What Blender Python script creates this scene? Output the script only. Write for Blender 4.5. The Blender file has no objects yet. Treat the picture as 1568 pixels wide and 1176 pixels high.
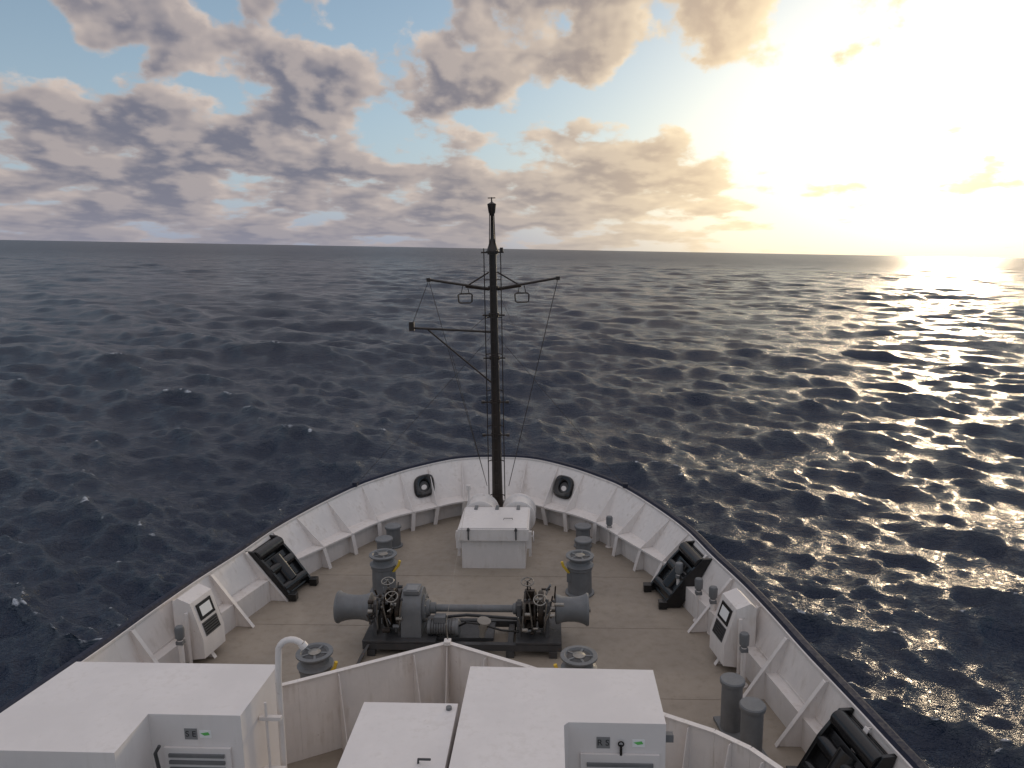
import bpy, bmesh, math, random
import numpy as np
from mathutils import Vector, Matrix
random.seed(3); rng=np.random.default_rng(11)
sc=bpy.context.scene
sc.view_settings.view_transform='Standard'; sc.view_settings.look='None'; sc.view_settings.exposure=0
D=math.radians
SUN_AZ=27.5; SUN_EL=7.5
sun_dir=Vector((math.sin(D(SUN_AZ))*math.cos(D(SUN_EL)), math.cos(D(SUN_AZ))*math.cos(D(SUN_EL)), math.sin(D(SUN_EL))))

# ---------------------------------------------------------------- node helpers
class NT:
    def __init__(s,nt): s.nt=nt
    def n(s,t,**k):
        x=s.nt.nodes.new(t)
        for a,b in k.items(): setattr(x,a,b)
        return x
    def set(s,sock,v):
        if isinstance(v,bpy.types.NodeSocket): s.nt.links.new(v,sock)
        else: sock.default_value=v
    def m(s,op,a,b=0.0,c=0.0,clamp=False):
        x=s.n('ShaderNodeMath',operation=op); x.use_clamp=clamp
        s.set(x.inputs[0],a); s.set(x.inputs[1],b)
        if op in('MULTIPLY_ADD',): s.set(x.inputs[2],c)
        return x.outputs[0]
    def v(s,op,a,b=(0,0,0)):
        x=s.n('ShaderNodeVectorMath',operation=op)
        s.set(x.inputs[0],a)
        if op!='NORMALIZE': s.set(x.inputs[1],b)
        return x.outputs['Value'] if op in('DOT_PRODUCT','LENGTH') else x.outputs['Vector']
    def ss(s,x,a,b,o0=0.0,o1=1.0):
        r=s.n('ShaderNodeMapRange',interpolation_type='SMOOTHSTEP')
        s.set(r.inputs['Value'],x); s.set(r.inputs['From Min'],a); s.set(r.inputs['From Max'],b)
        s.set(r.inputs['To Min'],o0); s.set(r.inputs['To Max'],o1); return r.outputs[0]
    def mix(s,f,a,b,mode='MIX'):
        x=s.n('ShaderNodeMix',data_type='RGBA',blend_type=mode)
        s.set(x.inputs[0],f)
        for i,vv in ((6,a),(7,b)):
            if isinstance(vv,tuple) and len(vv)==3: vv=(*vv,1)
            s.set(x.inputs[i],vv)
        return x.outputs[2]
    def noise(s,vec,scale,detail=5,rough=.55,dist=0.0):
        x=s.n('ShaderNodeTexNoise'); s.set(x.inputs['Vector'],vec); s.set(x.inputs['Scale'],scale)
        s.set(x.inputs['Detail'],detail); s.set(x.inputs['Roughness'],rough); s.set(x.inputs['Distortion'],dist)
        return x.outputs[0]
    def comb(s,x,y,z=0.0):
        c=s.n('ShaderNodeCombineXYZ'); s.set(c.inputs[0],x); s.set(c.inputs[1],y); s.set(c.inputs[2],z); return c.outputs[0]
    def sep(s,v):
        c=s.n('ShaderNodeSeparateXYZ'); s.set(c.inputs[0],v); return c.outputs

# ---------------------------------------------------------------- materials
def paint(name,col,rough=.5,metal=0.0,var=.18,grime=(.25,.2,.15),gr=.0,scale=3.0,rust=0.0,bump=.0,coat=0):
    m=bpy.data.materials.new(name); m.use_nodes=True; t=NT(m.node_tree); b=m.node_tree.nodes['Principled BSDF']
    tc=t.n('ShaderNodeTexCoord').outputs['Object']
    n1=t.noise(tc,scale,4,.6); n2=t.noise(tc,scale*7,3,.65)
    dark=tuple(c*(1-var) for c in col)
    c=t.mix(t.ss(n1,.35,.65),dark,col)
    if gr>0:
        mp=t.v('MULTIPLY',tc,(9,9,.9)); st=t.noise(mp,1.3,3,.6)
        g=t.m('MULTIPLY',t.ss(t.m('MULTIPLY_ADD',st,.5,t.m('MULTIPLY',n1,.5)),.5,.68),gr)
        c=t.mix(g,c,grime)
    if rust>0:
        r=t.m('MULTIPLY',t.ss(n2,.66-.1*rust,.72),t.ss(n1,.5,.62))
        c=t.mix(t.m('MULTIPLY',r,min(1,rust*1.5)),c,(.16,.06,.025))
    t.set(b.inputs['Base Color'],c)
    t.set(b.inputs['Roughness'],t.ss(n2,.2,.8,rough*.8,min(1,rough*1.25)))
    b.inputs['Metallic'].default_value=metal
    if bump>0:
        bp=t.n('ShaderNodeBump'); bp.inputs['Strength'].default_value=bump; bp.inputs['Distance'].default_value=.01
        t.set(bp.inputs['Height'],t.m('ADD',n2,t.m('MULTIPLY',n1,2.))); t.set(b.inputs['Normal'],bp.outputs[0])
    return m
WHITE=paint('white_ship_paint',(.74,.69,.655),.42,var=.08,gr=.4,grime=(.42,.36,.30),rust=.25,bump=.15)
BOXW=paint('white_housing_paint',(.75,.705,.68),.38,var=.08,gr=.3,grime=(.52,.47,.42),rust=.1,bump=.12,scale=1.2)
NAVY=paint('navy_hull_paint',(.012,.022,.06),.35,var=.3)
GREY=paint('grey_machinery_paint',(.16,.165,.17),.45,var=.2,gr=.3,grime=(.1,.08,.07),rust=.3,bump=.2)
GREYD=paint('dark_grey_paint',(.06,.06,.062),.5,var=.3,gr=.4,grime=(.05,.03,.02),rust=.5,bump=.2)
GREASE=paint('greasy_steel',(.05,.038,.03),.38,metal=.5,var=.5,rust=.7,bump=.3,scale=6)
STEEL=paint('worn_steel',(.33,.31,.28),.35,metal=.8,var=.3,rust=.5,bump=.1)
BLACK=paint('black_gloss_paint',(.010,.010,.011),.22,var=.4,rust=.1)
MASTM=paint('dark_mast_paint',(.035,.024,.018),.4,var=.4,rust=.3)
YEL=paint('yellow_paint',(.75,.5,.05),.45,var=.15)
CAP=paint('rail_top_paint',(.010,.014,.035),.7,var=.3)
LABEL=paint('grey_label',(.22,.22,.22),.5,var=.1)
LABELT=paint('label_lettering',(.03,.03,.03),.5)
GREEN=paint('green_sticker',(.12,.5,.12),.5,var=.1)
WSTICK=paint('white_sticker',(.8,.8,.78),.5,var=.02)
BEIGE=paint('beige_cover',(.3,.27,.23),.7,var=.2)
DECK=bpy.data.materials.new('deck_paint'); DECK.use_nodes=True
t=NT(DECK.node_tree); b=DECK.node_tree.nodes['Principled BSDF']
tc=t.n('ShaderNodeTexCoord').outputs['Object']
n1=t.noise(tc,.5,4,.6,.4); n2=t.noise(tc,5,4,.65); n3=t.noise(tc,90,1,.6)
c=t.mix(t.ss(n1,.35,.68),(.255,.215,.172),(.325,.275,.22))
c=t.mix(t.m('MULTIPLY',t.ss(n2,.52,.72),.4),c,(.20,.17,.135))
n4=t.noise(tc,22,3,.7)
c=t.mix(t.m('MULTIPLY',t.ss(n4,.7,.76),.5),c,(.14,.08,.045))
t.set(b.inputs['Base Color'],c); t.set(b.inputs['Roughness'],t.ss(n2,.3,.7,.45,.75))
bp=t.n('ShaderNodeBump'); bp.inputs['Strength'].default_value=.25; bp.inputs['Distance'].default_value=.004
t.set(bp.inputs['Height'],n3); t.set(b.inputs['Normal'],bp.outputs[0])

# ---------------------------------------------------------------- mesh builder
ship=[]
class B:
    def __init__(s,name): s.name=name; s.v=[]; s.f=[]; s.mi=[]; s.mats=[]
    def add(s,vs,fs,mat):
        if mat not in s.mats: s.mats.append(mat)
        k=s.mats.index(mat); o=len(s.v)
        s.v+= [tuple(x) for x in vs]
        for f in fs: s.f.append([i+o for i in f]); s.mi.append(k)
    def box(s,lo,hi,mat,M=None):
        x0,y0,z0=lo; x1,y1,z1=hi
        vs=[Vector(p) for p in ((x0,y0,z0),(x1,y0,z0),(x1,y1,z0),(x0,y1,z0),(x0,y0,z1),(x1,y0,z1),(x1,y1,z1),(x0,y1,z1))]
        if M: vs=[M@p for p in vs]
        s.add(vs,[(0,3,2,1),(4,5,6,7),(0,1,5,4),(1,2,6,5),(2,3,7,6),(3,0,4,7)],mat)
    def lathe(s,p0,ax,prof,mat,seg=20,caps=True):
        p0=Vector(p0); ax=Vector(ax).normalized(); u=ax.orthogonal().normalized(); w=ax.cross(u)
        vs=[];fs=[]
        for r,h in prof:
            for i in range(seg):
                a=2*math.pi*i/seg; vs.append(p0+ax*h+(u*math.cos(a)+w*math.sin(a))*r)
        for j in range(len(prof)-1):
            for i in range(seg):
                a=j*seg+i; c=j*seg+(i+1)%seg; fs.append((a,c,c+seg,a+seg))
        if caps: fs.append(tuple(range(seg))[::-1]); fs.append(tuple((len(prof)-1)*seg+i for i in range(seg)))
        s.add(vs,fs,mat)
    def cyl(s,a,b,r,mat,r2=None,seg=16):
        a=Vector(a);b=Vector(b); s.lathe(a,b-a,[(r,0),(r if r2 is None else r2,(b-a).length)],mat,seg)
    def tube(s,pts,r,mat,seg=8,closed=False):
        pts=[Vector(p) for p in pts]; n=len(pts)
        rr=list(range(n-1))+([n-1] if closed else [])
        vs=[];fs=[]
        prevu=None
        for i in range(n):
            if closed: tdir=(pts[(i+1)%n]-pts[i-1]).normalized()
            else: tdir=(pts[min(i+1,n-1)]-pts[max(i-1,0)]).normalized()
            u=tdir.orthogonal().normalized() if prevu is None else (prevu-tdir*prevu.dot(tdir)).normalized()
            prevu=u; w=tdir.cross(u)
            for k in range(seg):
                a=2*math.pi*k/seg; vs.append(pts[i]+(u*math.cos(a)+w*math.sin(a))*r)
        for i in rr:
            j=(i+1)%n
            for k in range(seg): fs.append((i*seg+k,i*seg+(k+1)%seg,j*seg+(k+1)%seg,j*seg+k))
        if not closed: fs.append(tuple(range(seg))[::-1]); fs.append(tuple((n-1)*seg+k for k in range(seg)))
        s.add(vs,fs,mat)
    def prism(s,poly,ex,mat):
        poly=[Vector(p) for p in poly]; ex=Vector(ex); n=len(poly)
        vs=poly+[p+ex for p in poly]
        fs=[tuple(range(n))[::-1],tuple(range(n,2*n))]+[(i,(i+1)%n,n+(i+1)%n,n+i) for i in range(n)]
        s.add(vs,fs,mat)
    def torus(s,c,ax,R,r,mat,seg=24,ms=8):
        c=Vector(c);ax=Vector(ax).normalized();u=ax.orthogonal().normalized();w=ax.cross(u)
        s.tube([c+(u*math.cos(2*math.pi*i/seg)+w*math.sin(2*math.pi*i/seg))*R for i in range(seg)],r,mat,ms,True)
    def make(s,bevel=0.0,smooth=35,on_ship=True,seg=2):
        me=bpy.data.meshes.new(s.name); me.from_pydata(s.v,[],s.f)
        for m in s.mats: me.materials.append(m)
        me.polygons.foreach_set('material_index',s.mi)
        bm=bmesh.new(); bm.from_mesh(me); bmesh.ops.recalc_face_normals(bm,faces=bm.faces); bm.to_mesh(me); bm.free()
        me.shade_smooth()
        me.set_sharp_from_angle(angle=D(smooth))
        o=bpy.data.objects.new(s.name,me); sc.collection.objects.link(o)
        if bevel>0:
            md=o.modifiers.new('bevel','BEVEL'); md.width=bevel; md.segments=seg; md.limit_method='ANGLE'; md.angle_limit=D(40)
            md.harden_normals=True
        if on_ship: ship.append(o)
        return o

def catmull(P,n):
    P=[np.array(p,float) for p in P]; out=[]
    for i in range(len(P)-1):
        p0=P[max(i-1,0)];p1=P[i];p2=P[i+1];p3=P[min(i+2,len(P)-1)]
        if i==0: p0=(p1*2-p2).copy()
        for k in range(n):
            t_=k/n
            out.append(.5*((2*p1)+(-p0+p2)*t_+(2*p0-5*p1+4*p2-p3)*t_**2+(-p0+3*p1-3*p2+p3)*t_**3))
    out.append(P[-1]); return np.array(out)

# ---------------------------------------------------------------- hull, bulwark, deck
ST=[((0,20.03,1.3),(0,19.1),(0,18.7),(0,19.0)),
    ((1.1,19.83,1.3),(1.0,18.95),(.85,18.5),(.95,18.8)),
    ((2.1,19.08,1.28),(1.85,18.3),(1.6,17.95),(1.75,18.15)),
    ((2.77,18.42,1.24),(2.48,17.8),(2.2,17.52),(2.3,17.66)),
    ((3.33,17.73,1.2),(3.0,17.15),(2.7,16.95),(2.8,17.05)),
    ((3.95,16.47,1.15),(3.52,16.22),(3.2,16.05),(3.3,16.12)),
    ((4.46,15.12,1.1),(4.03,15.0),(3.82,14.93),(3.85,14.95)),
    ((4.73,13.83,1.08),(4.43,13.8),(4.42,13.8),(4.18,13.8)),
    ((5.01,12.55,1.08),(4.75,12.5),(4.74,12.5),(4.52,12.5)),
    ((5.2,11.4,1.08),(4.98,11.38),(4.97,11.38),(4.78,11.35)),
    ((5.35,10.3,1.08),(5.16,10.3),(5.15,10.3),(4.98,10.3)),
    ((5.5,9.4,1.08),(5.31,9.4),(5.30,9.4),(5.14,9.4)),
    ((5.65,8.47,1.08),(5.48,8.45),(5.47,8.45),(5.32,8.4)),
    ((5.85,7.0,1.08),(5.69,7),(5.68,7),(5.55,7)),
    ((6.1,4,1.08),(6.0,4),(5.99,4),(5.9,4)),
    ((6.3,0,1.08),(6.2,0),(6.19,0),(6.1,0)),
    ((6.4,-8,1.08),(6.3,-8),(6.29,-8),(6.2,-8))]
flat=[list(r)+list(w)+list(s_)+list(d) for r,w,s_,d in ST]
neg=list(flat[1])
for i in (0,3,5,7): neg[i]=-neg[i]
C=catmull([neg]+flat,8)[8:]
C[0][[0,3,5,7]]=0
def station(yv):
    ys=C[:,1]
    for j in range(len(ys)-1):
        if ys[j]>=yv>=ys[j+1]:
            k=(ys[j]-yv)/(ys[j]-ys[j+1]+1e-9); return C[j]*(1-k)+C[j+1]*k
    return C[1]
b=B('ship_hull_and_bulwark')
def sheet(cols,mat,side):
    n=len(cols[0]); vs=[];fs=[]
    for c in cols:
        for p in c: vs.append((p[0]*side,p[1],p[2]))
    for j in range(len(cols)-1):
        for i in range(n-1):
            a=j*n+i; fs.append((a,a+1,a+n+1,a+n))
    b.add(vs,fs,mat)
N=len(C); Z=np.zeros(N)
rail=C[:,0:3]
tg=np.gradient(rail[:,:2],axis=0); tg/=np.linalg.norm(tg,axis=1)[:,None]
nrm=np.stack([-tg[:,1],tg[:,0]],1); nrm[0]=(0,1)
for i in range(N):
    if nrm[i][0]<0 and i>0: nrm[i]*=-1
nrm3=np.c_[nrm,Z]
up=np.array([0,0,1.])
wb=np.c_[C[:,3:5],Z+.5]; se=np.c_[C[:,5:7],Z+.5]; dk=np.c_[C[:,7:9],Z]
lw=dk+up*.46
up_v=Vector((0,0,1))
for sd in (1,-1):
    sheet([rail-nrm3*.03-up*.04,wb,se,se-up*.04],WHITE,sd)
    sheet([se-up*.04,lw,dk],WHITE,sd)
    sheet([rail-nrm3*.05-up*.05,rail-nrm3*.05-up*.01,rail-nrm3*.03-up*.005],WHITE,sd)
    sheet([rail-nrm3*.03-up*.005,rail+up*.045,rail+nrm3*.09+up*.045,rail+nrm3*.15+up*.0,rail+nrm3*.14-up*.14,rail+nrm3*.02-up*.18],CAP,sd)
    wl=np.c_[rail[:,0]*np.clip(.45+(20-rail[:,1])*.05,.45,.95),rail[:,1]-np.clip(3.2-(20-rail[:,1])*.3,0,3.2),Z-7.5]
    mid=rail*.5+wl*.5; mid[:,0]*=.97
    sheet([rail+nrm3*.02-up*.18,mid,wl],NAVY,sd)
    def stay(yv,foot=.34):
        s_=station(yv); r=Vector(s_[0:3]); d=Vector((s_[7],s_[8],0)); w=Vector((s_[3],s_[4],.5)); e=Vector((s_[5],s_[6],.5))
        inn=(Vector((d.x,d.y,0))-Vector((r.x,r.y,0))).normalized()
        shelf=(w-e).length>.08
        if shelf: poly=[r-up_v*.05,r-up_v*.05+inn*.07,e+up_v*.005,w+up_v*.005]
        else: poly=[r-up_v*.05,r-up_v*.05+inn*.09,d+inn*foot+up_v*.003,d+up_v*.003]
        edge=(poly[1],poly[2])
        tt=Vector((-inn.y,inn.x,0))
        P=[Vector((p.x*sd,p.y,p.z)) for p in poly]; T=Vector((tt.x*sd,tt.y,0))
        b.prism([p-T*.007 for p in P],T*.014,WHITE)
        a0=Vector((edge[0].x*sd,edge[0].y,edge[0].z)); a1=Vector((edge[1].x*sd,edge[1].y,edge[1].z))
        I=Vector((inn.x*sd,inn.y,0))
        if not shelf:
            b.prism([a0-T*.04+I*.002,a0+T*.04+I*.002,a1+T*.04+I*.002,a1-T*.04+I*.002],I*.014,WHITE)
        else:
            dd=Vector((s_[7],s_[8],0))
            lowp=[e-up_v*.045,dd+inn*.22+up_v*.003,dd+up_v*.003,dd+up_v*.46]
            P=[Vector((p.x*sd,p.y,p.z)) for p in lowp]
            b.prism([p-T*.007 for p in P],T*.014,WHITE)
            q0,q1=P[0],P[1]
            b.prism([q0-T*.05+I*.002,q0+T*.05+I*.002,q1+T*.05+I*.002,q1-T*.05+I*.002],I*.012,WHITE)
    for yv in (19.9,19.35,18.75,17.85,16.75,15.75,14.95,13.9,12.85,11.8,10.75,9.6,8.6,7.5,6.3,5.0,3.5): stay(yv)
b.make(bevel=0,smooth=30)
b=B('ship_deck')
n=N; vs=[(-p[0]-.05,p[1],0.) for p in dk]+[(p[0]+.05,p[1],0.) for p in dk]
b.add(vs,[(i,i+1,n+i+1,n+i) for i in range(n-1)],DECK)
b.make()
b=B('deck_weld_seam')
for yv in (15.1,12.9,10.7,8.7):
    s_=station(yv); b.box((-s_[7]+.3,yv-.008,.0),(s_[7]-.3,yv+.008,.005),DECK)
b.make()

# ---------------------------------------------------------------- mast
b=B('foremast')
mx,my=.21,18.0
b.lathe((mx,my,0),(0,0,1),[(.2,0),(.16,.4),(.135,.9),(.105,3.5),(.085,6.95)],MASTM,20)
b.box((mx-.3,my-.3,0),(mx+.3,my+.3,.06),MASTM)
for dx in (-.2,.2):
    b.tube([(mx+dx,my-.16,.8),(mx+dx,my-.16,7.05)],.013,MASTM,6)
for dx in (-.06,.06):
    b.tube([(mx+dx,my-.2,.8),(mx+dx,my-.2,7.0)],.014,MASTM,6)
z=.9
k=0
while z<7.0:
    b.tube([(mx-.06,my-.2,z),(mx+.06,my-.2,z)],.008,MASTM,5)
    if k%3==0:
        b.tube([(mx-.2,my-.16,z),(mx-.12,my-.05,z),(mx+.12,my-.05,z),(mx+.2,my-.16,z)],.013,MASTM,6)
    z+=.3;k+=1
for z in (6.95,6.1,5.45,4.4,3.3,2.46): 
    b.tube([(mx-.27,my-.1,z),(mx+.27,my-.1,z)],.02,MASTM,6)
    b.cyl((mx,my,z-.05),(mx,my,z+.05),.13,MASTM)
for z in (3.3,2.46):
    for dx in(-.3,.3): b.box((mx+dx-.04,my-.14,z-.03),(mx+dx+.04,my-.06,z+.03),MASTM)
b.cyl((mx+.22,my-.1,6.95),(mx+.22,my-.1,7.06),.04,MASTM)
b.box((mx-.15,my-.15,6.93),(mx+.15,my+.15,6.98),MASTM)
b.lathe((mx,my,6.98),(0,0,1),[(.15,0),(.1,.14),(.05,.3),(.035,.82),(.08,.9),(.1,1.04),(.11,1.1),(.05,1.13),(.02,1.15),(.015,1.24)],MASTM,12)
for dx in(-.07,.07): b.tube([(mx+dx,my-.07,7.1),(mx+dx*.7,my-.05,7.95)],.012,MASTM,6)
b.tube([(mx-.09,my,8.22),(mx+.09,my,8.22)],.012,MASTM,6); b.tube([(mx,my,8.1),(mx,my,8.24)],.01,MASTM,6)
for sx,xe in ((-1,-1.36),(1,1.77)):
    b.tube([(mx,my,6.07),(xe,my,6.32)],.03,MASTM,8)
    b.tube([(mx+sx*.1,my,6.48),(mx+sx*.62,my,6.17)],.02,MASTM,6)
    b.tube([(mx+sx*.1,my,6.05),(mx+sx*.68,my,6.13)],.018,MASTM,6)
    b.box((xe-.05,my-.04,6.27),(xe+.05,my+.04,6.36),MASTM)
    cx=mx+sx*.69; cz=5.86
    for dy in(-.04,.04):
        pts=[(cx-.17,my+dy,cz+.08),(cx-.13,my+dy,cz+.11),(cx+.13,my+dy,cz+.11),(cx+.17,my+dy,cz+.08),(cx+.16,my+dy,cz-.08),(cx+.12,my+dy,cz-.11),(cx-.12,my+dy,cz-.11),(cx-.16,my+dy,cz-.08)]
        b.tube(pts,.017,MASTM,6,True)
    b.tube([(cx-.1,my,cz+.1),(cx-.05,my,6.18)],.01,MASTM,6); b.tube([(cx+.1,my,cz+.1),(cx+.05,my,6.18)],.01,MASTM,6)
b.tube([(mx,my,5.03),(-1.8,my,5.15)],.028,MASTM,8)
b.box((-1.88,my-.05,5.08),(-1.76,my+.05,5.3),MASTM)
b.tube([(-1.42,my,5.1),(mx-.1,my,3.78)],.022,MASTM,6)
b.make()
b=B('mast_stay_wires')
for a,c,W in (((-1.36,my,6.3),(-.02,my-.3,1.2),.007),((1.77,my,6.3),(.52,my-.3,1.2),.009),((-1.36,my,6.3),(-1.8,my,5.25),.007),
            ((mx-.1,my,4.9),(-3.35,17.7,1.22),.005),((mx+.1,my,4.9),(3.4,17.6,1.22),.005),
            ((mx-.15,my,5.45),(mx-.62,my,5.05),.006),((mx+.12,my,6.0),(.7,my-.3,5.2),.005),
            ((-.9,my,4.7),(-.02,my-.3,1.2),.005)):
    b.tube([a,c],W,MASTM,5)
b.box((-3.42,17.62,1.2),(-3.3,17.76,1.3),CAP); b.box((3.34,17.55,1.2),(3.46,17.7,1.3),CAP)
b.make()

# ---------------------------------------------------------------- hatch box
b=B('deck_hatch_housing')
b.box((-.42,15.5,0),(1.0,16.72,.7),WHITE)
b.box((-.49,15.4,.69),(1.08,16.82,.95),WHITE)
b.box((-.45,15.44,.95),(1.04,16.78,.975),BOXW)
for x in (-.25,.8):
    b.cyl((x,15.37,.72),(x,15.37,1.0),.016,GREYD,seg=8); b.box((x-.03,15.35,.93),(x+.03,15.42,.96),GREYD)
for x in (-.2,.3,.8): b.box((x-.04,16.6,.975),(x+.04,16.84,1.0),GREY)
b.tube([(.5,15.95,.975),(.5,15.95,1.01),(.7,15.95,1.01),(.7,15.95,.975)],.008,GREYD,6)
for x,s_ in((-.49,-1),(1.08,1)):
    b.box((x-.06,15.55,.45),(x+.06,15.62,.85),WHITE); b.torus((x+s_*.09,15.9,.6),(1,0,0),.11,.014,WHITE,16,6)
    b.cyl((x,15.9,.6),(x+s_*.1,15.9,.6),.02,WHITE)
    b.box((x+s_*.02-.03,15.7,.2),(x+s_*.02+.03,15.8,.45),WHITE)
b.make(bevel=.012)
for x in (-.14,.78):
    b=B('chain_pipe_hood')
    b.lathe((x,16.98,.62),(0,1,0),[(.36,0),(.42,.03),(.42,.09),(.38,.12),(.38,.55),(.42,.58),(.42,.64),(.36,.67)],WHITE,32)
    b.cyl((x,16.95,.62),(x,16.99,.62),.09,GREYD)
    b.box((x-.3,17.05,0),(x+.3,17.6,.35),GREY)
    b.make(bevel=.006)
b=B('jackstaff_post'); b.tube([(-.42,17.1,0),(-.42,17.1,1.35)],.025,WHITE,8); b.box((-.47,17.05,1.3),(-.37,17.15,1.42),WHITE); b.make()

# ---------------------------------------------------------------- mooring chocks on the bulwark
def on_wall(yr,tz,sd):
    s_=station(yr); r=Vector(s_[0:3]); w=Vector((s_[3],s_[4],.5)); k=(r.z-tz)/(r.z-.5); p=r.lerp(w,k)
    i=station(yr+.15)[0:3]; j=station(yr-.15)[0:3]
    tdir=(Vector(i)-Vector(j)); tdir.z=0; tdir.normalize()
    upd=(r-w).normalized(); nn=tdir.cross(upd).normalized()
    if nn.x>0 : nn=-nn
    p.x*=sd; tdir.x*=sd; upd.x*=sd; nn.x*=sd
    return p,tdir,upd,nn
for sd,yr in ((-1,19.22),(1,19.12)):
    p,tdir,upd,nn=on_wall(yr,.84,sd)
    b=B('mooring_chock')
    def ring(rx,rz,off,n=28,pw=3.2):
        out=[]
        for i in range(n):
            a=2*math.pi*i/n; c_,s_=math.cos(a),math.sin(a)
            q=(abs(c_)**pw+abs(s_)**pw)**(-1/pw)
            out.append(p+tdir*(rx*c_*q)+upd*(rz*s_*q)+nn*off)
        return out
    R=[ring(.31,.33,.01),ring(.31,.33,.05),ring(.27,.29,.1),ring(.19,.21,.09,pw=2),ring(.14,.16,.03,pw=2),ring(.14,.16,-.02,pw=2)]
    vs=[q for r_ in R for q in r_]; fs=[]
    for j in range(len(R)-1):
        for i in range(28): fs.append((j*28+i,j*28+(i+1)%28,(j+1)*28+(i+1)%28,(j+1)*28+i))
    b.add(vs,fs,BLACK)
    b.add(ring(.15,.17,-.0,pw=2),[tuple(range(28))],GREYD)
    b.add([q+upd*-.03 for q in ring(.085,.075,.006,pw=2)],[tuple(range(28))],WHITE)
    b.make(smooth=50)

# ---------------------------------------------------------------- bollards & rollers
def bitt(x,y,h=.52,r=.19):
    b=B('mooring_bollard')
    b.lathe((x,y,0),(0,0,1),[(r*1.15,0),(r*1.15,.03),(r*.9,.035),(r*.9,h-.07),(r*1.05,h-.06),(r*1.08,h-.02),(r*1.0,h)],GREY,28)
    b.make(bevel=.004)
for x,y in ((-2.23,16.75),(-2.27,15.95),(2.33,16.8),(2.3,15.95)): bitt(x,y)
b=B('double_bollard')
for x,y in((4.2,9.95),(4.33,9.35)):
    b.lathe((x,y,.05),(0,0,1),[(.15,0),(.15,.7),(.175,.71),(.18,.76),(.165,.78)],GREY,28)
b.prism([(4.0,10.2,0),(4.38,10.25,0),(4.6,9.15,0),(4.15,9.05,0)],(0,0,.05),GREY)
b.make(bevel=.004)
def roller(x,y,yel):
    b=B('pedestal_mooring_roller')
    b.lathe((x,y,0),(0,0,1),[(.3,0),(.3,.03),(.25,.04),(.24,.52),(.26,.54),(.26,.6)],GREY,32)
    b.lathe((x,y,.6),(0,0,1),[(.27,0),(.285,.02),(.22,.06),(.205,.12),(.23,.17),(.29,.2),(.29,.225),(.22,.23),(.2,.2)],GREY,32)
    b.lathe((x,y,.77),(0,0,1),[(.1,0),(.1,.06),(.06,.075),(.05,.08)],STEEL,20)
    b.lathe((x,y,.795),(0,0,1),[(.17,0),(.19,.012),(.11,.02)],GREYD,24)
    for i in range(5):
        a=i*1.257; b.box((.08,-.018,.78),(.22,.018,.82),GREY,Matrix.Translation((x,y,0))@Matrix.Rotation(a,4,'Z'))
    sx=yel
    b.tube([(x+sx*.2,y-.1,.45),(x+sx*.34,y-.1,.62),(x+sx*.37,y-.1,.72)],.03,YEL,8)
    b.box((x+sx*.22-.05,y-.16,.3),(x+sx*.22+.05,y-.08,.48),GREY)
    b.make(bevel=.004)
roller(-1.92,14.35,1); roller(2.16,14.35,-1); roller(-2.15,10.53,1); roller(2.0,10.54,-1)

# ---------------------------------------------------------------- anchor windlass
b=B('anchor_windlass')
ya,za=12.3,.68
b.lathe((-2.3,ya,za),(1,0,0),[(.1,0),(.28,.005),(.29,.04),(.26,.08),(.23,.18),(.215,.3),(.215,.42),(.23,.52),(.25,.58),(.26,.62),(.2,.64)],GREY,32)
b.lathe((2.24,ya,za),(-1,0,0),[(.1,0),(.28,.005),(.29,.04),(.26,.08),(.23,.16),(.215,.26),(.215,.38),(.23,.48),(.25,.52),(.26,.58),(.2,.6)],GREY,32)
b.cyl((-2.33,ya,za),(2.27,ya,za),.055,STEEL)
b.lathe((-.62,ya,za),(1,0,0),[(.1,0),(.1,.12),(.065,.13),(.065,1.5),(.1,1.52),(.1,1.64)],GREY,20)
for y in (ya-.42,ya+.42): b.box((-1.75,y-.05,.12),(1.75,y+.05,.24),GREYD)
for x in (-1.6,-.7,.0,.85,1.6):
    b.box((x-.05,ya-.36,.1),(x+.05,ya+.36,.2),GREYD)
    for y in(ya-.42,ya+.42): b.box((x-.07,y-.07,0),(x+.07,y+.07,.12),GREYD)
b.prism([(-1.8,ya-.45,.0),(-1.8,ya-.75,.0),(-1.65,ya-.45,.24)],(.05,0,0),GREYD)
b.box((-.55,ya-.28,.2),(.55,ya+.3,.26),GREYD)
b.box((-1.75,ya-.48,.25),(-.45,ya+.48,.29),GREYD); b.box((.95,ya-.48,.25),(1.75,ya+.48,.29),GREYD)
prof=[]
for i in range(13):
    a=math.pi*i/12; prof.append((-1.08,ya-.34*math.cos(a),.72+.34*math.sin(a)))
prof=[(-1.08,ya-.36,.29)]+prof+[(-1.08,ya+.36,.29)]
b.prism(prof,(.36,0,0),GREY)
b.box((-1.04,ya-.2,1.02),(-.76,ya+.12,1.09),GREY); b.box((-1.0,ya-.16,1.09),(-.8,ya+.05,1.1),LABEL)
b.lathe((-.72,ya,za),(1,0,0),[(.25,0),(.25,.05),(.16,.06),(.14,.12)],GREY,24)
for i in range(10):
    a=i*.628; b.cyl((-.68,ya+.21*math.cos(a),za+.21*math.sin(a)),(-.65,ya+.21*math.cos(a),za+.21*math.sin(a)),.018,STEEL,seg=6)
def gypsy(x,w):
    b.lathe((x,ya,za),(1,0,0),[(.2,0),(.34,.02),(.35,.05),(.22,.09),(.2,w*.5),(.22,w-.09),(.35,w-.05),(.34,w-.02),(.2,w)],GREASE,24)
    for i in range(8):
        a=i*math.pi/4; M=Matrix.Translation((x+w/2,ya,za))@Matrix.Rotation(a,4,'X'); b.box((-w/2+.03,-.03,.2),(w/2-.03,.03,.35),GREASE,M)
gypsy(-1.42,.2); gypsy(1.08,.24)
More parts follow.
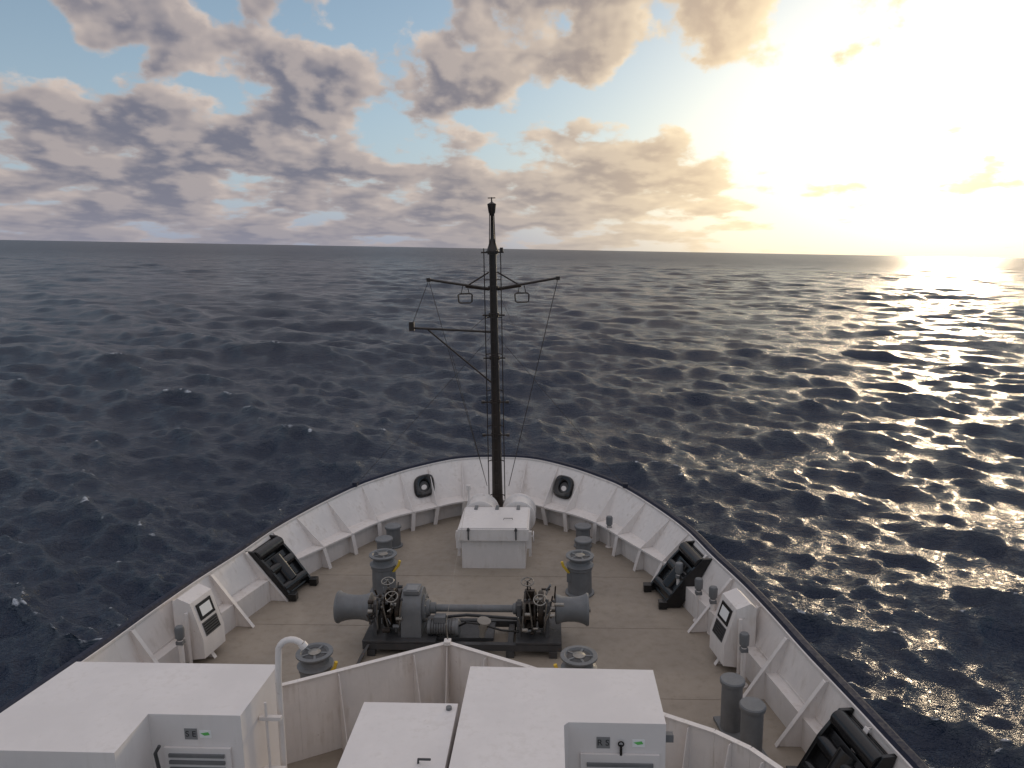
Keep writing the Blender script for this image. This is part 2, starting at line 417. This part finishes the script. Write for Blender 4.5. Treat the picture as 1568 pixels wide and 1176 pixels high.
def brake(x,w):
    b.lathe((x,ya,za),(1,0,0),[(.3,0),(.3,w)],GREASE,28); b.lathe((x+w*.15,ya,za),(1,0,0),[(.325,0),(.325,w*.7)],GREASE,28)
brake(-1.2,.1); brake(1.34,.1)
for x in (-1.56,-1.12,1.0,1.5):
    b.prism([(x-.035,ya-.3,.28),(x-.035,ya-.13,za+.12),(x-.035,ya+.13,za+.12),(x-.035,ya+.3,.28)],(.07,0,0),GREYD)
    b.lathe((x-.06,ya,za),(1,0,0),[(.13,0),(.13,.12)],GREYD,20)
for x,y,z_,tilt in ((-1.22,ya-.35,1.06,.5),(-1.38,ya+.1,1.14,.2),(1.38,ya-.38,1.04,.5),(1.15,ya+.1,1.15,.3)):
    ax=Vector((0,-math.sin(tilt),math.cos(tilt)))
    b.torus((x,y,z_),ax,.11,.013,STEEL,20,6)
    for i in range(4):
        u=ax.orthogonal().normalized(); w=ax.cross(u); a=i*math.pi/2; b.tube([Vector((x,y,z_)),Vector((x,y,z_))+(u*math.cos(a)+w*math.sin(a))*.11],.008,STEEL,5)
    b.tube([Vector((x,y,z_))+ax*.03,Vector((x,y,z_))-ax*.6],.018,STEEL,8)
for x,dx in ((-1.5,.03),(-1.3,-.05),(-1.12,.06),(1.05,.05),(1.25,-.04),(1.45,.03)):
    b.tube([(x,ya-.3,.4),(x+dx,ya-.42,.85),(x+dx*1.5,ya-.4,1.02)],.016,STEEL,6); b.lathe((x+dx*1.5,ya-.4,1.0),(0,0,1),[(.01,0),(.025,.02),(.02,.06),(.005,.07)],GREYD,8)
rr=random.Random(5)
for i in range(90):
    side=rr.choice((0,1)); x=rr.uniform(-1.65,-1.1) if side==0 else rr.uniform(1.0,1.65)
    y=ya+rr.uniform(-.45,.3); z_=rr.uniform(.35,1.0)
    if rr.random()<.5: b.cyl((x,y,z_),(x+rr.uniform(.05,.16),y,z_),rr.uniform(.02,.045),rr.choice((STEEL,GREASE,GREY,GREYD)),seg=8)
    else: b.tube([(x,y,z_),(x+rr.uniform(-.1,.1),y+rr.uniform(-.1,.1),z_+rr.uniform(.05,.25))],rr.uniform(.01,.02),rr.choice((STEEL,GREASE,GREY)),6)
b.cyl((-.62,ya-.2,.42),(-.12,ya-.2,.42),.13,GREY,seg=24)
for i in range(9):
    x=-.56+i*.045; b.lathe((x,ya-.2,.42),(1,0,0),[(.15,0),(.15,.015)],GREYD,20)
b.lathe((-.12,ya-.2,.42),(1,0,0),[(.15,0),(.15,.05),(.1,.08)],GREY,20)
b.box((-.5,ya-.28,.53),(-.3,ya-.12,.64),GREY)
b.lathe((.35,ya-.3,.3),(.15,-.1,1),[(.05,0),(.06,.12),(.12,.3),(.125,.33)],BEIGE,20)
b.tube([(-.1,ya-.25,.45),(.1,ya-.4,.62),(.35,ya-.42,.6),(.7,ya-.35,.45),(1.0,ya-.3,.4)],.02,BLACK,8)
b.tube([(-.6,ya+.35,.3),(.0,ya+.4,.34),(1.0,ya+.35,.3)],.03,GREYD,8)
b.make(bevel=.005,seg=1)

# ---------------------------------------------------------------- breakwater
b=B('deck_breakwater')
Lp=[(.02,10.18),(-1.91,9.12),(-3.1,8.5),(-4.1,7.7),(-4.6,7.0)]
Rp=[(.02,10.18),(1.26,9.55),(2.3,8.95),(3.01,8.5),(3.55,8.2),(3.9,7.9),(4.15,7.55),(4.3,7.1)]
H=1.2
for Pp,sg in ((Lp,-1),(Rp,1)):
    for i in range(len(Pp)-1):
        a=Vector((*Pp[i],0)); c=Vector((*Pp[i+1],0)); d=(c-a).normalized(); n_=Vector((-d.y,d.x,0))
        if n_.y<0: n_=-n_
        b.prism([a,c,c+Vector((0,0,H)),a+Vector((0,0,H))],n_*.012,WHITE)
        b.prism([a-n_*.03+Vector((0,0,H)),c-n_*.03+Vector((0,0,H)),c+n_*.045+Vector((0,0,H)),a+n_*.045+Vector((0,0,H))],(0,0,.014),WHITE)
        L=(c-a).length; k=max(1,round(L/.95))
        for j in range(k):
            p=a.lerp(c,(j+.5)/k)
            b.prism([p-d*.006,p-d*.006-n_*.45,p-d*.006-n_*.08+Vector((0,0,H-.02)),p-d*.006+Vector((0,0,H-.02))],d*.012,WHITE)
b.prism([(.014,10.17,0),(.014,9.6,0),(.014,10.08,H-.02),(.014,10.17,H-.02)],(.012,0,0),WHITE)
b.box((-.03,10.1,H),(.07,10.22,H+.06),WHITE)
b.tube([(.02,10.2,H+.06),(-.0,10.2,H+.3)],.012,STEEL,6)
b.make(bevel=.003,seg=1)
b=B('signal_halyard'); b.tube([(0,10.2,H+.3),(-.42,17.1,1.38)],.003,BEIGE,5); b.make()

# ---------------------------------------------------------------- foreground ventilation housings
def text(s_,loc,size,parent,mat,rot=(math.pi/2,0,0)):
    c=bpy.data.curves.new('lettering','FONT'); c.body=s_; c.size=size; c.extrude=.001; c.align_x='CENTER'; c.align_y='CENTER'
    c.materials.append(mat); o=bpy.data.objects.new('lettering',c); sc.collection.objects.link(o); o.location=loc; o.rotation_euler=rot; o.parent=parent
def details(b,y,ztop,lx,gx,kx=None):
    b.box((lx-.065,y-.006,ztop-.27),(lx+.065,y-.001,ztop-.15),LABEL)
    b.box((gx-.06,y-.005,ztop-.25),(gx+.06,y-.001,ztop-.17),WSTICK)
    b.prism([(gx-.05,y-.008,ztop-.2),(gx-.01,y-.008,ztop-.225),(gx+.045,y-.008,ztop-.215),(gx+.03,y-.008,ztop-.185)],(0,.002,0),GREEN)
    if kx: 
        b.torus((kx,y-.02,ztop-.21),(0,1,0),.025,.008,BLACK,14,6); b.box((kx-.012,y-.03,ztop-.33),(kx+.012,y-.0,ztop-.23),BLACK)
b=B('ventilation_housing')
poly=[(.69,7.42),(2.68,7.40),(2.68,6.47),(1.74,6.47),(1.70,6.42),(1.70,4.6),(.66,4.6)]
b.prism([(x,y,0) for x,y in poly],(0,0,2.5),BOXW)
b.box((1.86,6.44,1.35),(2.62,6.468,2.18),BOXW)
for i in range(9): b.box((1.92,6.42,1.42+i*.08),(2.56,6.44,1.455+i*.08),GREY)
details(b,6.47,2.5,2.08,2.42,2.25)
b.cyl((2.7,6.9,0),(2.7,6.9,2.3),.03,WHITE); b.box((2.68,6.5,2.28),(2.76,6.56,2.36),GREY)
o=b.make(bevel=.04,seg=3); text('R S',(2.08,6.462,2.29),.09,o,LABELT)
b=B('ventilation_housing')
b.box((-.34,4.6,0),(.63,6.8,2.46),BOXW)
b.cyl((.55,6.7,2.46),(.55,6.7,2.49),.03,GREY,seg=12)
b.tube([(.38,5.9,2.46),(.38,5.9,2.5),(.5,5.86,2.53)],.012,GREYD,6)
b.box((-.38,5.6,1.9),(-.34,6.5,2.2),WHITE)
b.make(bevel=.045,seg=3)
b=B('ventilation_housing')
poly=[(-3.78,7.4),(-1.46,7.4),(-1.50,6.48),(-2.44,6.48),(-2.44,5.9),(-4.05,5.9)]
b.prism([(x,y,0) for x,y in poly],(0,0,2.5),BOXW)
b.box((-2.3,6.45,1.3),(-1.62,6.478,2.15),BOXW)
for i in range(10): b.box((-2.25,6.43,1.38+i*.075),(-1.68,6.45,1.415+i*.075),GREY)
details(b,6.48,2.5,-2.02,-1.87)
for x in(-3.4,-2.85): b.tube([(x-.14,5.88,2.0),(x-.14,5.78,2.25),(x,5.75,2.33),(x+.14,5.78,2.25),(x+.14,5.88,2.0)],.02,GREY,8)
b.tube([(-2.3,6.4,1.6),(-2.3,6.3,2.2),(-2.25,6.3,2.28)],.018,GREYD,6)
o=b.make(bevel=.04,seg=3); text('S E',(-2.02,6.472,2.29),.09,o,LABELT)
b=B('gooseneck_vent_pipe')
pts=[(-1.32,7.0,1.2),(-1.3,7.0,2.6),(-1.28,7.0,2.85)]
for i in range(1,9):
    a=math.pi*i/9*.85; pts.append((-1.13-.15*math.cos(a),7.0,2.88+.15*math.sin(a)))
b.tube(pts,.034,WHITE,12)
b.cyl(pts[-1],(pts[-1][0]+.03,7.0,pts[-1][2]-.04),.045,WHITE)
b.tube([(-1.4,6.85,1.2),(-1.4,6.85,2.4)],.014,WHITE,8)
b.box((-1.47,6.83,2.2),(-1.24,6.88,2.24),WHITE); b.box((-1.47,6.83,1.6),(-1.24,6.88,1.64),WHITE)
b.make()

# ---------------------------------------------------------------- cabinets on bulwark
def cabinet(sd,y0,x0):
    b=B('deck_control_cabinet')
    def L(px,py,pz):
        tdir=Vector((-.17*sd,1,0)).normalized(); inb=Vector((-sd,-.17,0)).normalized()
        return Vector((x0*sd,y0,0))+tdir*px+inb*py+Vector((0,0,pz))
    poly=[(0,.0),(0,1.14),(.1,1.22),(.34,1.14),(.54,.5),(.54,.15),(.3,.1),(.12,0)]
    b.prism([L(-.3,p[0],p[1]) for p in poly],L(.3,0,0)-L(-.3,0,0),WHITE)
    def face(u0,u1,t0,t1,off,mat,th=.01):
        A=(.34,1.14);Bq=(.54,.5)
        def Q(u,tt,o): 
            return L(u,A[0]+(Bq[0]-A[0])*tt+o*.95,A[1]+(Bq[1]-A[1])*tt+o*.3)
        q=[Q(u0,t0,off),Q(u1,t0,off),Q(u1,t1,off),Q(u0,t1,off)]
        b.prism(q,Q(u0,t0,off+th)-Q(u0,t0,off),mat)
    face(-.2,.2,.12,.55,.001,BLACK,.015); face(-.14,.14,.2,.47,.017,WSTICK,.004)
    face(-.2,.2,.62,.98,.001,GREYD,.01)
    for i in range(5): face(-.18,.18,.65+i*.065,.68+i*.065,.012,BLACK,.008)
    b.tube([L(-.36,.3,0),L(-.36,.3,1.0)],.03,WHITE,8)
    b.tube([L(.35,.35,.9),L(.38,.42,.6),L(.36,.4,.2)],.018,GREY,8)
    b.make(bevel=.018)
cabinet(-1,11.8,4.87); cabinet(1,11.8,4.9)

def capost(x,y,h=.9):
    b=B('capped_vent_post')
    b.cyl((x,y,0),(x,y,h-.2),.045,WHITE,seg=14); b.lathe((x,y,0),(0,0,1),[(.09,0),(.09,.02)],WHITE,14)
    b.lathe((x,y,h-.22),(0,0,1),[(.05,0),(.055,.03),(.075,.04),(.08,.2),(.065,.235),(.03,.245)],GREY,20)
    b.box((x-.06,y-.05,h-.3),(x+.06,y+.05,h-.24),GREY)
    b.make(bevel=.003)
for x,y,h in ((-4.62,11.1,.9),(4.66,11.1,.9),(4.52,12.75,.9),(4.35,13.2,.85),(4.1,13.9,.85),(2.95,16.75,.75)): capost(x,y,h)

# ---------------------------------------------------------------- black roller fairleads
def fairlead(sd,ys,big=1.0):
    b=B('mooring_roller_fairlead')
    s0=station(ys-.5*big); s1=station(ys+.5*big)
    def pt(s_,u,off):
        r=Vector((s_[0],s_[1],s_[2]-.06)); d=Vector((s_[7],s_[8],0)); p=r.lerp(d,u)
        inn=Vector((d.x-r.x,d.y-r.y,0)).normalized(); p=p+inn*off; p.x*=sd; return p
    tdir=(pt(s1,0,0)-pt(s0,0,0)).normalized()
    for s_ in (s0,s1):
        pol=[pt(s_,.0,.04),pt(s_,.0,.22),pt(s_,.35,.36),pt(s_,.98,.48),pt(s_,.98,.1),pt(s_,.5,.04)]
        b.prism([p-tdir*.03 for p in pol],tdir*.06,BLACK)
    for u,off,r in ((.13,.18,.13),(.45,.25,.12),(.8,.32,.12)):
        b.cyl(pt(s0,u,off),pt(s1,u,off),r,BLACK,seg=24)
    b.cyl(pt(s0,.3,.2).lerp(pt(s1,.3,.2),.5),pt(s0,.75,.3).lerp(pt(s1,.75,.3),.5),.16,BLACK,seg=24)
    q=[pt(s0,.05,.06),pt(s1,.05,.06),pt(s1,.95,.12),pt(s0,.95,.12)]
    b.prism(q,(-.03*sd,0,0),BLACK)
    q=[pt(s0,.25,.22),pt(s1,.25,.22),pt(s1,.9,.36),pt(s0,.9,.36)]
    b.prism(q,(-.02*sd,0,0),BLACK)
    for s_ in(s0,s1): b.box(tuple(pt(s_,.98,.45)+Vector((-.08,-.08,-.01))),tuple(pt(s_,.98,.45)+Vector((.08,.08,.14))),BLACK)
    b.make(bevel=.008)
fairlead(-1,14.4,.88); fairlead(1,14.2,.88); fairlead(1,8.55,.9)

# ---------------------------------------------------------------- tilt the ship (rolled slightly to port)
ROLL=Matrix.Rotation(D(-1.9),4,'Y')
bpy.context.view_layer.update()
for o in ship: o.matrix_world=ROLL@o.matrix_world

# ---------------------------------------------------------------- sea
SEA=-5.6
nr=1300
r=8*np.exp(np.linspace(0,math.log(30000/8),nr))
core=np.linspace(-44,40,900)
ang=np.concatenate([np.linspace(-180,-46,70),core,np.linspace(42,179.99,70)[:-1]])
A,Rr=np.meshgrid(np.radians(ang),r)
A=A.astype(np.float32);Rr=Rr.astype(np.float32)
X=Rr*np.sin(A);Y=Rr*np.cos(A)
dang=np.gradient(np.radians(ang)); sp=np.maximum(Rr*math.log(r[1]/r[0]),Rr*dang[None,:].astype(np.float32))
Zs=np.zeros_like(X);DX=np.zeros_like(X);DY=np.zeros_like(X);J=np.zeros_like(X)
ncomp=210
lam=np.exp(rng.uniform(math.log(.4),math.log(40),ncomp)); lam.sort()
wind=math.radians(197)
comps=[]
for L in lam:
    comps.append((L,wind+rng.normal(0,.65 if L<8 else .45),.0098*L**.66*(1 if L<7 else (7/L)**.22)*rng.uniform(.4,1.5)))
for L,dth,a_ in ((62,.25,.15),(81,-.3,.16),(97,.05,.15),(54,.5,.1)): comps.append((L,wind+dth,a_))
for L,th,amp in comps:
    k=2*math.pi/L; rng_ph=rng.uniform(0,6.28)
    att=np.clip((L/sp-2.0)/2.0,0,1).astype(np.float32)
    mrow=int(np.searchsorted(r,L/2.0/math.log(r[1]/r[0])))+1; mrow=min(mrow,nr)
    if mrow<2: continue
    ph=(k*(X[:mrow]*math.sin(th)+Y[:mrow]*math.cos(th))+rng_ph).astype(np.float32)
    c_=np.cos(ph);s_=np.sin(ph); a=amp*att[:mrow]
    Zs[:mrow]+=a*c_; DX[:mrow]-=a*s_*math.sin(th)*.85; DY[:mrow]-=a*s_*math.cos(th)*.85; J[:mrow]+=a*k*c_
grp=(.9+.25*np.sin(X/37+Y/61+1)*np.sin(Y/83-X/59)).astype(np.float32)
Zs*=grp
co=np.stack([X+DX,Y+DY,Zs+SEA],-1).reshape(-1,3)
nc=len(ang)
i=np.arange(nr-1)[:,None]*nc; j=np.arange(nc)[None,:]; j2=(j+1)%nc
quads=np.stack([i+j,i+j2,i+nc+j2,i+nc+j],-1).reshape(-1,4)
me=bpy.data.meshes.new('sea')
me.vertices.add(len(co)); me.vertices.foreach_set('co',co.astype(np.float32).ravel())
me.loops.add(quads.size); me.loops.foreach_set('vertex_index',quads[:,::-1].astype(np.int32).ravel())
me.polygons.add(len(quads)); me.polygons.foreach_set('loop_start',np.arange(0,quads.size,4,dtype=np.int32))
me.polygons.foreach_set('use_smooth',np.ones(len(quads),bool))
at=me.attributes.new('crest','FLOAT','POINT'); at.data.foreach_set('value',(J*grp).astype(np.float32).ravel())
me.update(calc_edges=True)
sea=bpy.data.objects.new('sea',me); sc.collection.objects.link(sea)
m=bpy.data.materials.new('sea_water'); m.use_nodes=True; t=NT(m.node_tree); bs=m.node_tree.nodes['Principled BSDF']
pos=t.n('ShaderNodeNewGeometry').outputs['Position']
dist=t.v('LENGTH',pos)
p1=t.v('MULTIPLY',pos,(1,1.7,1))
n1=t.noise(p1,1.5,4,.7); n2=t.noise(p1,.2,3,.62)
h=t.m('ADD',t.m('MULTIPLY',n1,.32),t.m('MULTIPLY',n2,t.ss(dist,60,500,.1,1.9)))
bp=t.n('ShaderNodeBump'); bp.inputs['Strength'].default_value=.85; bp.inputs['Distance'].default_value=1.0
t.set(bp.inputs['Height'],h); t.set(bs.inputs['Normal'],bp.outputs[0])
bs.inputs['IOR'].default_value=1.333
t.set(bs.inputs['Roughness'],t.ss(dist,20,1200,.18,.36))
cr=t.n('ShaderNodeAttribute',attribute_name='crest').outputs['Fac']
fo=t.m('MULTIPLY',t.ss(cr,.68,1.0),t.ss(n1,.49,.57))
wc=t.mix(t.ss(cr,-.3,.8),(.011,.020,.042),(.026,.038,.056))
t.set(bs.inputs['Base Color'],t.mix(fo,wc,(.5,.52,.56)))
me.materials.append(m)

# ---------------------------------------------------------------- sky
w=bpy.data.worlds.new('World'); sc.world=w; w.use_nodes=True; w.node_tree.nodes.clear(); t=NT(w.node_tree)
sky=t.n('ShaderNodeTexSky',sky_type='NISHITA'); sky.sun_disc=False; sky.sun_elevation=D(SUN_EL); sky.sun_rotation=D(SUN_AZ)
sky.air_density=1.0; sky.dust_density=.3; sky.ozone_density=2.0
dirn=t.v('NORMALIZE',t.n('ShaderNodeTexCoord').outputs['Generated'])
xyz=t.sep(dirn)
az=t.m('MULTIPLY',t.m('ARCTAN2',xyz[0],xyz[1]),57.2958); el=t.m('MULTIPLY',t.m('ARCSINE',xyz[2]),57.2958)
elp=t.m('MAXIMUM',el,0.0)
cosS=t.v('DOT_PRODUCT',dirn,tuple(sun_dir)); th=t.m('MULTIPLY',t.m('ARCCOSINE',t.m('MINIMUM',cosS,1.0)),57.2958)
azs=[-37.3,-33.7,-29.9,-25.8,-21.5,-16.9,-12.1,-7.3,-2.3,2.6,7.5,12.2,16.7,20.9,24.9,28.7,33]
cov={17:[.35,.4,.65,.85,.75,.6,.3,.85,1,1,1,.95,.8,.5,.15,.05,.1],
 13.5:[.35,.35,.95,1,.95,.65,.6,.85,.95,.85,.7,.55,.65,.6,.1,.05,.05],
 10.5:[.5,.3,.45,.35,.65,1,.8,.75,.35,.1,.05,.05,.05,.05,0,0,0],
 7.5:[.7,.95,1,1,.95,.9,.45,.35,.5,.95,.85,.3,.05,.05,.05,.5,.2],
 4.5:[.85,.85,1,.95,.85,.8,.7,1,.9,.95,.95,.85,.3,.5,.15,.6,.2],
 1.5:[.85,.85,.85,.85,.8,.8,.8,.85,.75,.7,.65,.5,.35,.25,.2,.2,.2]}
le=t.m('LOGARITHM',t.m('ADD',elp,5.0),2.71828)
cvec=t.comb(az,t.m('MULTIPLY',le,24.0))
nA=t.noise(cvec,.2,6,.53)
tos=t.v('MULTIPLY',t.v('NORMALIZE',t.v('SUBTRACT',(SUN_AZ,62,0),cvec)),(1.2,1.2,0))
nA2=t.noise(t.v('ADD',cvec,t.v('ADD',tos,(0,1.1,0))),.2,3,.53)
wr=t.noise(t.v('ADD',cvec,(40,10,0)),.22,1,.5)
azw=t.m('ADD',az,t.m('MULTIPLY',t.m('SUBTRACT',wr,.5),5.0)); elw=t.m('ADD',elp,t.m('MULTIPLY',t.m('SUBTRACT',nA2,.5),2.5))
azn=t.m('DIVIDE',t.m('ADD',azw,45.0),90.0,clamp=True)
def ramp(b3):
    cr_=t.n('ShaderNodeValToRGB'); e=cr_.color_ramp.elements; cr_.color_ramp.interpolation='EASE'
    while len(e)<len(azs): e.new(.5)
    for k_,a_ in enumerate(azs):
        e[k_].position=(a_+45)/90
    for k_,a_ in enumerate(azs):
        e[k_].color=(cov[b3[0]][k_],cov[b3[1]][k_],cov[b3[2]][k_],1)
    t.set(cr_.inputs[0],azn); return cr_.outputs[0]
def hat(c,lo=False,hi=False):
    if lo: return t.m('SUBTRACT',1.0,t.m('DIVIDE',t.m('SUBTRACT',elw,c),3.0,clamp=True))
    if hi: return t.m('DIVIDE',t.m('SUBTRACT',elw,c-3.3),3.3,clamp=True)
    return t.m('SUBTRACT',1.0,t.m('DIVIDE',t.m('ABSOLUTE',t.m('SUBTRACT',elw,c)),3.0,clamp=True),clamp=True)
w1=t.comb(hat(1.5,lo=True),hat(4.5),hat(7.5)); w2=t.comb(hat(10.5),hat(13.5),hat(17,hi=True))
cover=t.m('ADD',t.v('DOT_PRODUCT',ramp((1.5,4.5,7.5)),w1),t.v('DOT_PRODUCT',ramp((10.5,13.5,17)),w2))
F0=t.m('ADD',t.m('SUBTRACT',cover,.47),t.m('MULTIPLY',t.m('SUBTRACT',nA,.5),2.3))
dens=t.ss(F0,0.0,.24)
lit=t.ss(t.m('SUBTRACT',nA,nA2),-.07,.12)
thick=t.ss(F0,.0,.52)
near=t.m('POWER',2.71828,t.m('DIVIDE',th,-17.0))
glow=t.m('POWER',2.71828,t.m('DIVIDE',th,-7.5))
gv=t.comb(glow,glow,glow)
nr_=t.ss(near,.05,.45)
base=t.v('MULTIPLY',sky.outputs[0],(.125,.125,.125))
base=t.v('ADD',base,(.045,.05,.055))
base=t.mix(t.m('POWER',2.71828,t.m('MULTIPLY',elp,-.09)),base,t.mix(nr_,(.42,.52,.66),(.98,.93,.80)))
gl=t.v('ADD',base,t.v('MULTIPLY',gv,(1.9,1.6,1.15)))
shadow=t.mix(nr_,(.17,.17,.22),(.66,.50,.35))
light=t.mix(nr_,(.72,.60,.52),(1.15,.93,.60))
lf=t.m('ADD',t.m('MULTIPLY',lit,.45),t.m('MULTIPLY',t.m('SUBTRACT',1.0,thick),.62),clamp=True)
cc=t.mix(lf,shadow,light)
cc=t.v('ADD',cc,t.v('MULTIPLY',gv,(.6,.42,.22)))
col=t.mix(t.m('MULTIPLY',dens,.95),gl,cc)
hz=t.mix(nr_,(.30,.295,.355),(1.0,.83,.57))
hzf=t.m('MULTIPLY',t.m('POWER',2.71828,t.m('MULTIPLY',elp,-.38)),.7)
col=t.mix(hzf,col,t.v('ADD',hz,t.v('MULTIPLY',gv,(.8,.6,.4))))
ovh=t.mix(t.ss(nA,.4,.62),(.40,.44,.55),(.88,.78,.72))
col=t.mix(t.ss(el,19,40),col,ovh)
bg=t.n('ShaderNodeBackground'); t.set(bg.inputs[0],col); bg.inputs[1].default_value=1.0
ow=t.n('ShaderNodeOutputWorld'); t.nt.links.new(bg.outputs[0],ow.inputs[0])
w.cycles.sampling_method='MANUAL'; w.cycles.sample_map_resolution=512

# ---------------------------------------------------------------- sun
sl=bpy.data.lights.new('sun','SUN'); sl.energy=.6; sl.angle=D(5); sl.color=(1,.76,.50)
so=bpy.data.objects.new('sun',sl); sc.collection.objects.link(so)
so.rotation_euler=sun_dir.to_track_quat('Z','Y').to_euler()

# ---------------------------------------------------------------- camera
cam=bpy.data.cameras.new('camera'); cam.sensor_width=36; cam.lens=1133/1568*36; cam.clip_start=.1; cam.clip_end=60000
co_=bpy.data.objects.new('camera',cam); sc.collection.objects.link(co_); sc.camera=co_
M=Matrix.Rotation(D(3.1),4,'Z')@Matrix.Rotation(D(90-10.27),4,'X')@Matrix.Rotation(D(-.9),4,'Z')
co_.matrix_world=ROLL@(Matrix.Translation((1.6,0,7))@M)
